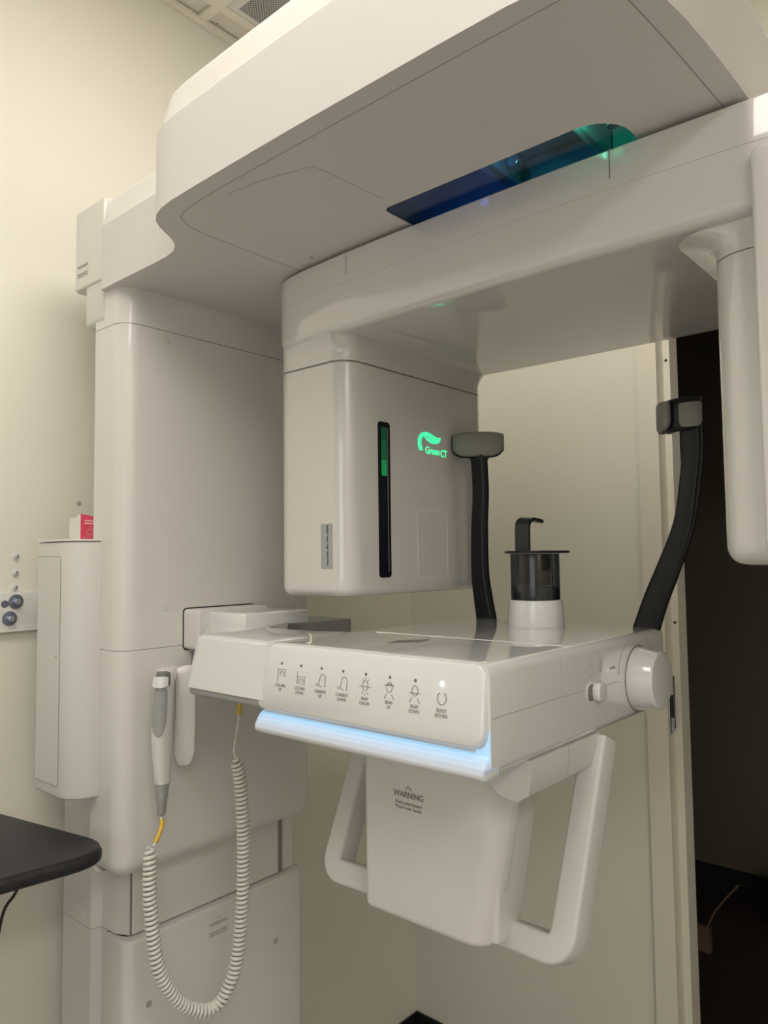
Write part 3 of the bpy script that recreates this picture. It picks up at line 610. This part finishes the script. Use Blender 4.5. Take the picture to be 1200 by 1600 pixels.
# temple supports
def temple(name, path, pad_c, pad_dir):
    b = bmesh.new(); P = smooth_path(path, 8)
    sweep(b, P, rrect(-.0175, .0175, -.009, .009, .006, 4), up=(.15, 1, 0), scale=lambda t: (1.22-.36*min(1, t*1.6), 1.0))
    o = link('temple_support', b, BLACKP, sca, angle=60)
    return o
tl = temple('l', [(.705, 1.1355, 1.322), (.703, 1.135, 1.3365), (.698, 1.133, 1.375), (.694, 1.131, 1.42), (.696, 1.129, 1.50), (.701, 1.127, 1.56), (.701, 1.125, 1.61), (.700, 1.124, 1.632)], None, None)
tr_ = temple('r', [(.993, 1.128, 1.322), (.998, 1.128, 1.3365), (1.014, 1.127, 1.38), (1.036, 1.126, 1.43), (1.060, 1.125, 1.49), (1.071, 1.125, 1.55), (1.077, 1.125, 1.60), (1.078, 1.124, 1.637)], None, None)
def padmesh(c, u, w, h, th, curve, grow=0):
    """a shallow curved shield: u = direction of its width; bulges backwards"""
    u = Vector(u).normalized(); n = Vector((-u.y, u.x, 0)); b = bmesh.new(); secs = []
    for k in range(13):
        t = -1+2*k/12; hh = (h/2+grow)*(1-.10*abs(t)**6); ctr = Vector(c)+u*(t*(w/2+grow))+n*(curve*(t*t))
        zt = hh*(1-.05*t*t); zb = -hh*(1-.55*abs(t)**5)
        e = 1-.5*(abs(t) > .99)
        prof = [(-th/2*e-grow*0, zt-.004), (-th/2*e+.003, zt), (th/2*e-.003, zt), (th/2*e, zt-.004), (th/2*e, zb+.005), (th/2*e-.003, zb), (-th/2*e+.003, zb), (-th/2*e, zb+.005)]
        secs.append([ctr+n*a+Vector((0, 0, z)) for a, z in prof])
    loft(b, secs); return b
link('pad_shell', padmesh((.700, 1.122, 1.650), (.82, .57, 0), .095, .047, .014, .012), BLACKP, tl, angle=60)
link('temple_pad', padmesh((.7055, 1.1145, 1.650), (.82, .57, 0), .092, .044, .010, .010), PAD, tl, angle=60)
def shield(path, h, th, z, drop=.45):
    P = [Vector((x, y, 0)) for x, y in path]; P = smooth_path(P, 5); b = bmesh.new(); secs = []
    for k, p in enumerate(P):
        t = -1+2*k/(len(P)-1); d = (P[min(k+1, len(P)-1)]-P[max(k-1, 0)]).normalized(); n = Vector((d.y, -d.x, 0))
        e = th/2*(1-.45*abs(t)**8); hh = h/2*(1-.12*abs(t)**8); zt = z+hh; zb = z-hh*(1-drop*abs(t)**4)
        prof = [(-e, zt-.004), (-e*.6, zt), (e*.6, zt), (e, zt-.004), (e, zb+.005), (e*.5, zb), (-e*.5, zb), (-e, zb+.005)]
        secs.append([p+n*q+Vector((0, 0, w)) for q, w in prof])
    loft(b, secs); return b
link('pad_shell', shield([(1.094, 1.118), (1.080, 1.112), (1.062, 1.112), (1.045, 1.122), (1.038, 1.140), (1.042, 1.160)], .049, .012, 1.655), BLACKP, tr_, angle=60)
link('temple_pad', shield([(1.052, 1.104), (1.040, 1.112), (1.029, 1.126), (1.026, 1.145), (1.030, 1.160)], .044, .010, 1.655), PAD, tr_, angle=60)
link('temple_pad', shield([(1.097, 1.109), (1.084, 1.1035), (1.066, 1.1035)], .036, .008, 1.652, .3), PAD, tr_, angle=60)
fk = bmesh.new(); tube(fk, smooth_path([(.701, 1.124, 1.610), (.690, 1.124, 1.622), (.682, 1.124, 1.636)], 5), .0055, 10); tube(fk, smooth_path([(.701, 1.124, 1.610), (.711, 1.126, 1.622), (.720, 1.128, 1.636)], 5), .0055, 10); link('fork', fk, BLACKP, tl)
# lower sliding cover with the warning
def slant(x0t, x1t, x0b, x1b, yf, yrt, yrb, z0, z1, r, rbot):
    b = bmesh.new(); secs = []
    zs = [z0+rbot*(1-math.cos(k*PI/12)) for k in range(7)]+[z0+rbot+(z1-z0-rbot)*k/6 for k in range(1, 7)]
    for i, z in enumerate(zs):
        t = (z-z0)/(z1-z0); ins = rbot*(1-math.sin(i*PI/12)) if i < 7 else 0
        p = rrect(x0b+(x0t-x0b)*t, x1b+(x1t-x1b)*t, yf, yrb+(yrt-yrb)*t, (max(r*.35, rbot*1.15), r, max(.004, rbot*1.15), max(.004, rbot*1.15)), 8)
        secs.append([Vector((a, b_, z)) for a, b_ in offset(p, ins)])
    loft(b, secs); return b
wc = link('lower_cover', slant(.742, .972, .743, .938, .760, .822, .802, .9775, 1.2225, .029, .010), PW, sca, angle=50)
link('lower_housing', slant(.765, .950, .765, .946, .775, .900, .824, .985, 1.2225, .006, .003), PW, sca, angle=50)
text('warning_print', 'WARNING', (.8235, .7597, 1.1405), .0108, PRINT, wc, sx=.95, offs=.0002)
text('warning_print', 'Pinch point hazard\nWatch your hands.', (.8235, .7597, 1.1270), .0062, PRINT, wc, line=.95, sx=.95)
bmv = bmesh.new(); strip(bmv, [(.8185, .7597, 1.1475), (.8235, .7597, 1.1518), (.8285, .7597, 1.1475)], .0011, (0, -1, 0)); link('warning_print', bmv, PRINT, wc)
# handle mounts and handles
def handle(s):
    X = lambda x: x if s > 0 else 1.645-x
    hd = bmesh.new()
    R_ = .022; p = [(X(1.012), .925, 1.212), (X(1.012), .915, 1.19), (X(1.012), .870, 1.09), (X(1.012), .829, 1.004)]
    # straight upright then a rounded corner into the bottom bar
    path = []
    for k in range(10): path.append(Vector((X(1.012), .924-(.924-.829)*k/9, 1.212-(1.212-1.000)*k/9)))
    for k in range(1, 9):
        a = k*PI/16; path.append(Vector((X(1.012-.020*(1-math.cos(a))), .829-.009*math.sin(a), 1.000-.020*math.sin(a))))
    path.append(Vector((X(.955), .822, .980))); path.append(Vector((X(.925), .822, .980)))
    prof = rrect(-.0165, .0165, -.020, .020, .005, 4)
    sweep(hd, path, prof, up=(0, 1, -.42)); h = link('patient_handle', hd, PHAND, sca, angle=50)
    mt = bmesh.new(); ml = [(X(.955), 1.2225), (X(.962), 1.190), (X(.978), 1.178), (X(1.000), 1.174), (X(1.016), 1.184), (X(1.0195), 1.205), (X(1.0195), 1.2225)]
    if s < 0: ml = list(reversed(ml))
    if s > 0: solid(mt, ml, .735, .823, 0, 0, 'y'); link('handle_mount', mt, PHAND, h, angle=50)
    mt = bmesh.new(); solid(mt, ml, .8242, .908, 0, 0, 'y'); link('handle_mount', mt, PHAND, h, angle=50)
handle(1); handle(-1)

# ================================================================== HAND REMOTE, HOLDER, COILED CORD
hb = bmesh.new(); solid(hb, rrect(.722, .768, 1.205, 1.262, .012), .300, .318, 0, .004, 'x')
hol = link('remote_holder', hb, PW, sca)
P = smooth_path([(.336, .748, 1.266), (.340, .749, 1.25), (.344, .749, 1.22), (.344, .748, 1.16), (.340, .748, 1.100)], 9)
link('holder_blade', sweep(bmesh.new(), P, rrect(-.018, .018, -.007, .007, .006, 4), up=(1, -.55, 0), scale=lambda t: ((.88+.12*t)*min(1, .45+3.2*min(t, 1-t)**.75), min(1, .5+3*min(t, 1-t)))), PW, hol, angle=60)
P = smooth_path([(.33, .728, 1.258), (.345, .720, 1.254), (.352, .712, 1.250)], 5); link('holder_hook', tube(bmesh.new(), P, .009, 14), PW, hol, angle=60)
rem = thing('hand_remote', 'white hand switch with a grey button panel hanging on the side of the column', 'remote control', (.352, .697, 1.04))
def ell(w, d, n=24): return [(w*math.cos(2*PI*k/n), d*math.sin(2*PI*k/n)) for k in range(n)]
def body_sec(c, w, d, z, n=28):
    u = Vector((-.15, .988, 0)); v = Vector((.988, .15, 0)); out = []
    for k in range(n):
        a = 2*PI*k/n; ca, sa_ = math.cos(a), math.sin(a)
        out.append(Vector((c[0], c[1], z))+u*(w*math.copysign(abs(ca)**.75, ca))+v*(d*math.copysign(abs(sa_)**.75, sa_)))
    return out
rb = bmesh.new()
prof = [(1.268, .704, .005, .004), (1.2665, .703, .011, .008), (1.262, .7025, .0145, .011), (1.24, .701, .017, .0125), (1.20, .699, .018, .0135), (1.165, .697, .0175, .0135), (1.13, .697, .016, .0125), (1.10, .6975, .0135, .011), (1.083, .698, .0118, .0105)]
loft(rb, [body_sec((.352, cy), w, d, z) for z, cy, w, d in prof]); link('handset_body', rb, PW, rem, angle=70)
rt = bmesh.new(); prof = [(1.0825, .698, .0110, .0100), (1.06, .6975, .0085, .008), (1.034, .697, .006, .006), (1.031, .697, .004, .004)]
loft(rt, [body_sec((.352, cy), w, d, z) for z, cy, w, d in prof]); link('strain_relief', rt, PGREY, rem, angle=60)
def hs_at(z):
    T_ = [(1.268, .704, .005, .004), (1.2665, .703, .011, .008), (1.262, .7025, .0145, .011), (1.24, .701, .017, .0125), (1.20, .699, .018, .0135), (1.165, .697, .0175, .0135), (1.13, .697, .016, .0125)]
    for (z1, c1, w1, d1), (z0, c0, w0, d0) in zip(T_, T_[1:]):
        if z0 <= z <= z1:
            t = (z-z0)/(z1-z0); return c0+(c1-c0)*t, w0+(w1-w0)*t, d0+(d1-d0)*t
    return T_[0][1:]
def patch(name, z0, z1, a0, a1, grow, m, parent, oval=0):
    b = bmesh.new(); rows = 32; cols = 12; G = []
    u = Vector((-.15, .988, 0)); v = Vector((.988, .15, 0))
    for lay in (grow, -.001):
        g_ = []
        for i in range(rows):
            t = i/(rows-1); z = z0+(z1-z0)*t; k = 1
            if t < .22*(1+oval): k = math.sin(math.acos(max(0, 1-t/(.22*(1+oval)))))*.999+.001
            if t > .88: k = math.sin(math.acos(min(1, (t-.88)/.12*.8)))
            am = (a0+a1)/2; hw = (a1-a0)/2*k; cy, w, d = hs_at(z); row = []
            for j in range(cols+1):
                a = math.radians(am-hw+2*hw*j/cols); ca, sn = math.cos(a), math.sin(a)
                row.append(b.verts.new(Vector((.352, cy, z))+u*((w+lay)*math.copysign(abs(ca)**.75, ca))+v*((d+lay)*math.copysign(abs(sn)**.75, sn))))
            g_.append(row)
        G.append(g_)
    A_, B_ = G
    for i in range(rows-1):
        for j in range(cols):
            b.faces.new((A_[i][j], A_[i][j+1], A_[i+1][j+1], A_[i+1][j])); b.faces.new((B_[i][j], B_[i+1][j], B_[i+1][j+1], B_[i][j+1]))
        for j in (0, cols): b.faces.new((A_[i][j], B_[i][j], B_[i+1][j], A_[i+1][j]))
    for i in (0, rows-1):
        for j in range(cols): b.faces.new((A_[i][j], A_[i][j+1], B_[i][j+1], B_[i][j]))
    return link(name, b, m, parent, angle=50)
bp = patch('button_panel', 1.160, 1.240, 98, 196, .0007, PGREY, rem, .6)
patch('panel_button', 1.206, 1.220, 125, 170, .0013, PGREY, bp)
patch('panel_button', 1.184, 1.198, 125, 170, .0013, PGREY, bp)
patch('panel_recess', 1.238, 1.2655, 88, 204, .0004, PDGREY, rem)
patch('exposure_button', 1.240, 1.258, 104, 190, .0055, PC, rem)
# coiled cord: straight lead, coil, straight lead
C1 = smooth_path([(.352, .697, 1.033), (.353, .696, 1.027), (.358, .6935, 1.015), (.364, .680, .998), (.367, .672, .992)], 5)
link('cord_lead', tube(bmesh.new(), C1, .0022, 8), CORDM, rem)
link('cord_sleeve', tube(bmesh.new(), C1[6:17], .0036, 12), YEL, rem)
pc = smooth_path([(.372, .664, .993), (.376, .6615, .97), (.379, .660, .924), (.384, .664, .854), (.388, .674, .802), (.392, .703, .750), (.397, .738, .722), (.402, .764, .716), (.410, .783, .735), (.417, .799, .78), (.420, .808, .863), (.420, .811, .967), (.420, .806, 1.063), (.420, .796, 1.113)], 40)
L = [0]
for a, b in zip(pc, pc[1:]): L.append(L[-1]+(b-a).length)
tot = L[-1]; turns = tot/.0074; N = int(turns*14); coil = []; j = 0; uvec = None
for i in range(N+1):
    s = tot*i/N
    while j < len(L)-2 and L[j+1] < s: j += 1
    t = (s-L[j])/(L[j+1]-L[j]); p = pc[j].lerp(pc[j+1], t); tg_ = (pc[j+1]-pc[j]).normalized()
    if uvec is None: uvec = tg_.orthogonal().normalized()
    uvec = (uvec-tg_*uvec.dot(tg_)).normalized(); w_ = tg_.cross(uvec); a = 2*PI*turns*i/N
    e = min(1, i/20, (N-i)/20)
    coil.append(p+(uvec*math.cos(a)+w_*math.sin(a))*(.0085*(.35+.65*e)))
link('coiled_cord', tube(bmesh.new(), [coil[0]+Vector((0, 0, .003))]+coil, .0030, 7), CORDM, rem, angle=80)
C2 = smooth_path([coil[-1], (.418, .793, 1.125), (.421, .797, 1.16), (.423, .802, 1.20), (.424, .803, 1.252)], 5)
link('cord_lead', tube(bmesh.new(), C2, .0018, 8), CORDM, rem)
link('cord_sleeve', tube(bmesh.new(), [Vector((.4222, .8000, 1.186)), Vector((.4228, .8012, 1.200)), Vector((.4233, .8022, 1.216))], .0040, 12), YEL, rem)

# ================================================================== CARTON ON THE CABINET
bxo = thing('small_carton', 'small crumpled white and crimson carton on top of the side cabinet', 'box', (.168, .655, 1.486))
# white end faces the camera, crimson long side faces right
wh = bmesh.new()
loft(wh, [[Vector((.104, .657, 1.4865)), Vector((.152, .654, 1.4865)), Vector((.152, .6555, 1.4865)), Vector((.104, .6585, 1.4865))],
          [Vector((.104, .657, 1.521)), Vector((.152, .654, 1.534)), Vector((.152, .6555, 1.534)), Vector((.104, .6585, 1.521))]])
link('white_end', wh, CARD, bxo, smooth=False)
rdm = bmesh.new(); base = [(.152, .654), (.166, .671), (.178, .6855), (.190, .700)]; tops = [1.534, 1.529, 1.522, 1.520]
for (a, za), (b, zb_) in zip(zip(base, tops), zip(base[1:], tops[1:])):
    loft(rdm, [[Vector((a[0], a[1], 1.4875)), Vector((b[0], b[1], 1.488)), Vector((b[0]-.0015, b[1]+.0005, 1.488)), Vector((a[0]-.0015, a[1]+.0005, 1.4875))], [Vector((a[0], a[1], za)), Vector((b[0], b[1], zb_)), Vector((b[0]-.0015, b[1]+.0005, zb_)), Vector((a[0]-.0015, a[1]+.0005, za))]])
rside = link('crimson_side', rdm, RED, bxo, smooth=False)
bk = bmesh.new()
loft(bk, [[Vector((.105, .6585, 1.4865)), Vector((.142, .703, 1.4865)), Vector((.188, .7005, 1.4865)), Vector((.150, .6555, 1.4865))], [Vector((.105, .6585, 1.512)), Vector((.142, .703, 1.512)), Vector((.187, .7005, 1.512)), Vector((.1495, .6555, 1.512))]])
link('carton_body', bk, CARD, bxo, smooth=False)
fp = bmesh.new(); loft(fp, [[Vector((.112, .6562, 1.516)), Vector((.128, .6552, 1.519)), Vector((.128, .6560, 1.519)), Vector((.112, .6568, 1.516))], [Vector((.109, .6555, 1.5265)), Vector((.130, .6545, 1.5285)), Vector((.130, .6550, 1.5285)), Vector((.109, .6560, 1.5265))]])
link('torn_flap', fp, CARD, bxo, smooth=False)
rsd = Vector((.637, .771, 0)).normalized(); rn = Vector((.771, -.637, 0)).normalized()
pk = bmesh.new(); o3 = Vector((.1522, .6538, 0))
def rp(s, z): return o3+rsd*s+rn*.0006+Vector((0, 0, z))
strip(pk, [rp(.010, 1.498), rp(.0185, 1.511), rp(.027, 1.498), rp(.010, 1.498)], .0012, rn, .0002)
strip(pk, [rp(.015, 1.501), rp(.0185, 1.506), rp(.022, 1.501)], .0009, rn, .0002)
strip(pk, [rp(.007, 1.5215), rp(.036, 1.519)], .0028, rn, .0002); strip(pk, [rp(.007, 1.5165), rp(.026, 1.5150)], .0028, rn, .0002)
strip(pk, [rp(.011, 1.4955), rp(.023, 1.4952)], .0008, rn, .0002); strip(pk, [rp(.004, 1.4915), rp(.034, 1.4912)], .0008, rn, .0002)
link('carton_print', pk, PINKP, rside)

# ================================================================== BLACK TABLE AT LOWER LEFT
tb_ = thing('black_table', 'narrow black table top with a rounded corner and textured rubber edge, lower left', 'table', (.17, .15, 0))
def roundpoly(pts, rads, n=8):
    out = []; m_ = len(pts)
    for i in range(m_):
        p = Vector(pts[i-1]); q = Vector(pts[i]); w = Vector(pts[(i+1) % m_]); a = (p-q).normalized(); b = (w-q).normalized(); r = rads[i]
        for k in range(n+1):
            t = k/n; out.append(tuple((q+a*r)*(1-t)**2+q*2*t*(1-t)+(q+b*r)*t*t))
    return out
tp_ = roundpoly([(.012, .570), (.012, -.32), (.228, -.32), (.346, .634)], [.01, .04, .05, .085])
link('table_top', SB(offset(tp_, .0035), .9765, .9998, .002, .001), TABM, tb_)
link('rubber_edge', SB(tp_, .9755, .9985, .010, .009, n=6), TABE, tb_, angle=60)
link('pedestal', cyl(bmesh.new(), (.17, .10, .02), (0, 0, 1), .03, .955, 24), VINYL, tb_)
link('foot_plate', SB(rrect(.03, .31, -.15, .35, .02), 0, .02, 0, .004), VINYL, tb_)
tag(link('dangling_cable', tube(bmesh.new(), smooth_path([(.235, .535, .974), (.232, .531, .955), (.222, .520, .93), (.205, .505, .88), (.195, .495, .70), (.20, .47, .30), (.24, .42, .012)], 8), .0024, 8), VINYL, None, (.20, .5, 0)), 'thin black cable hanging down beneath the black table', 'cable')
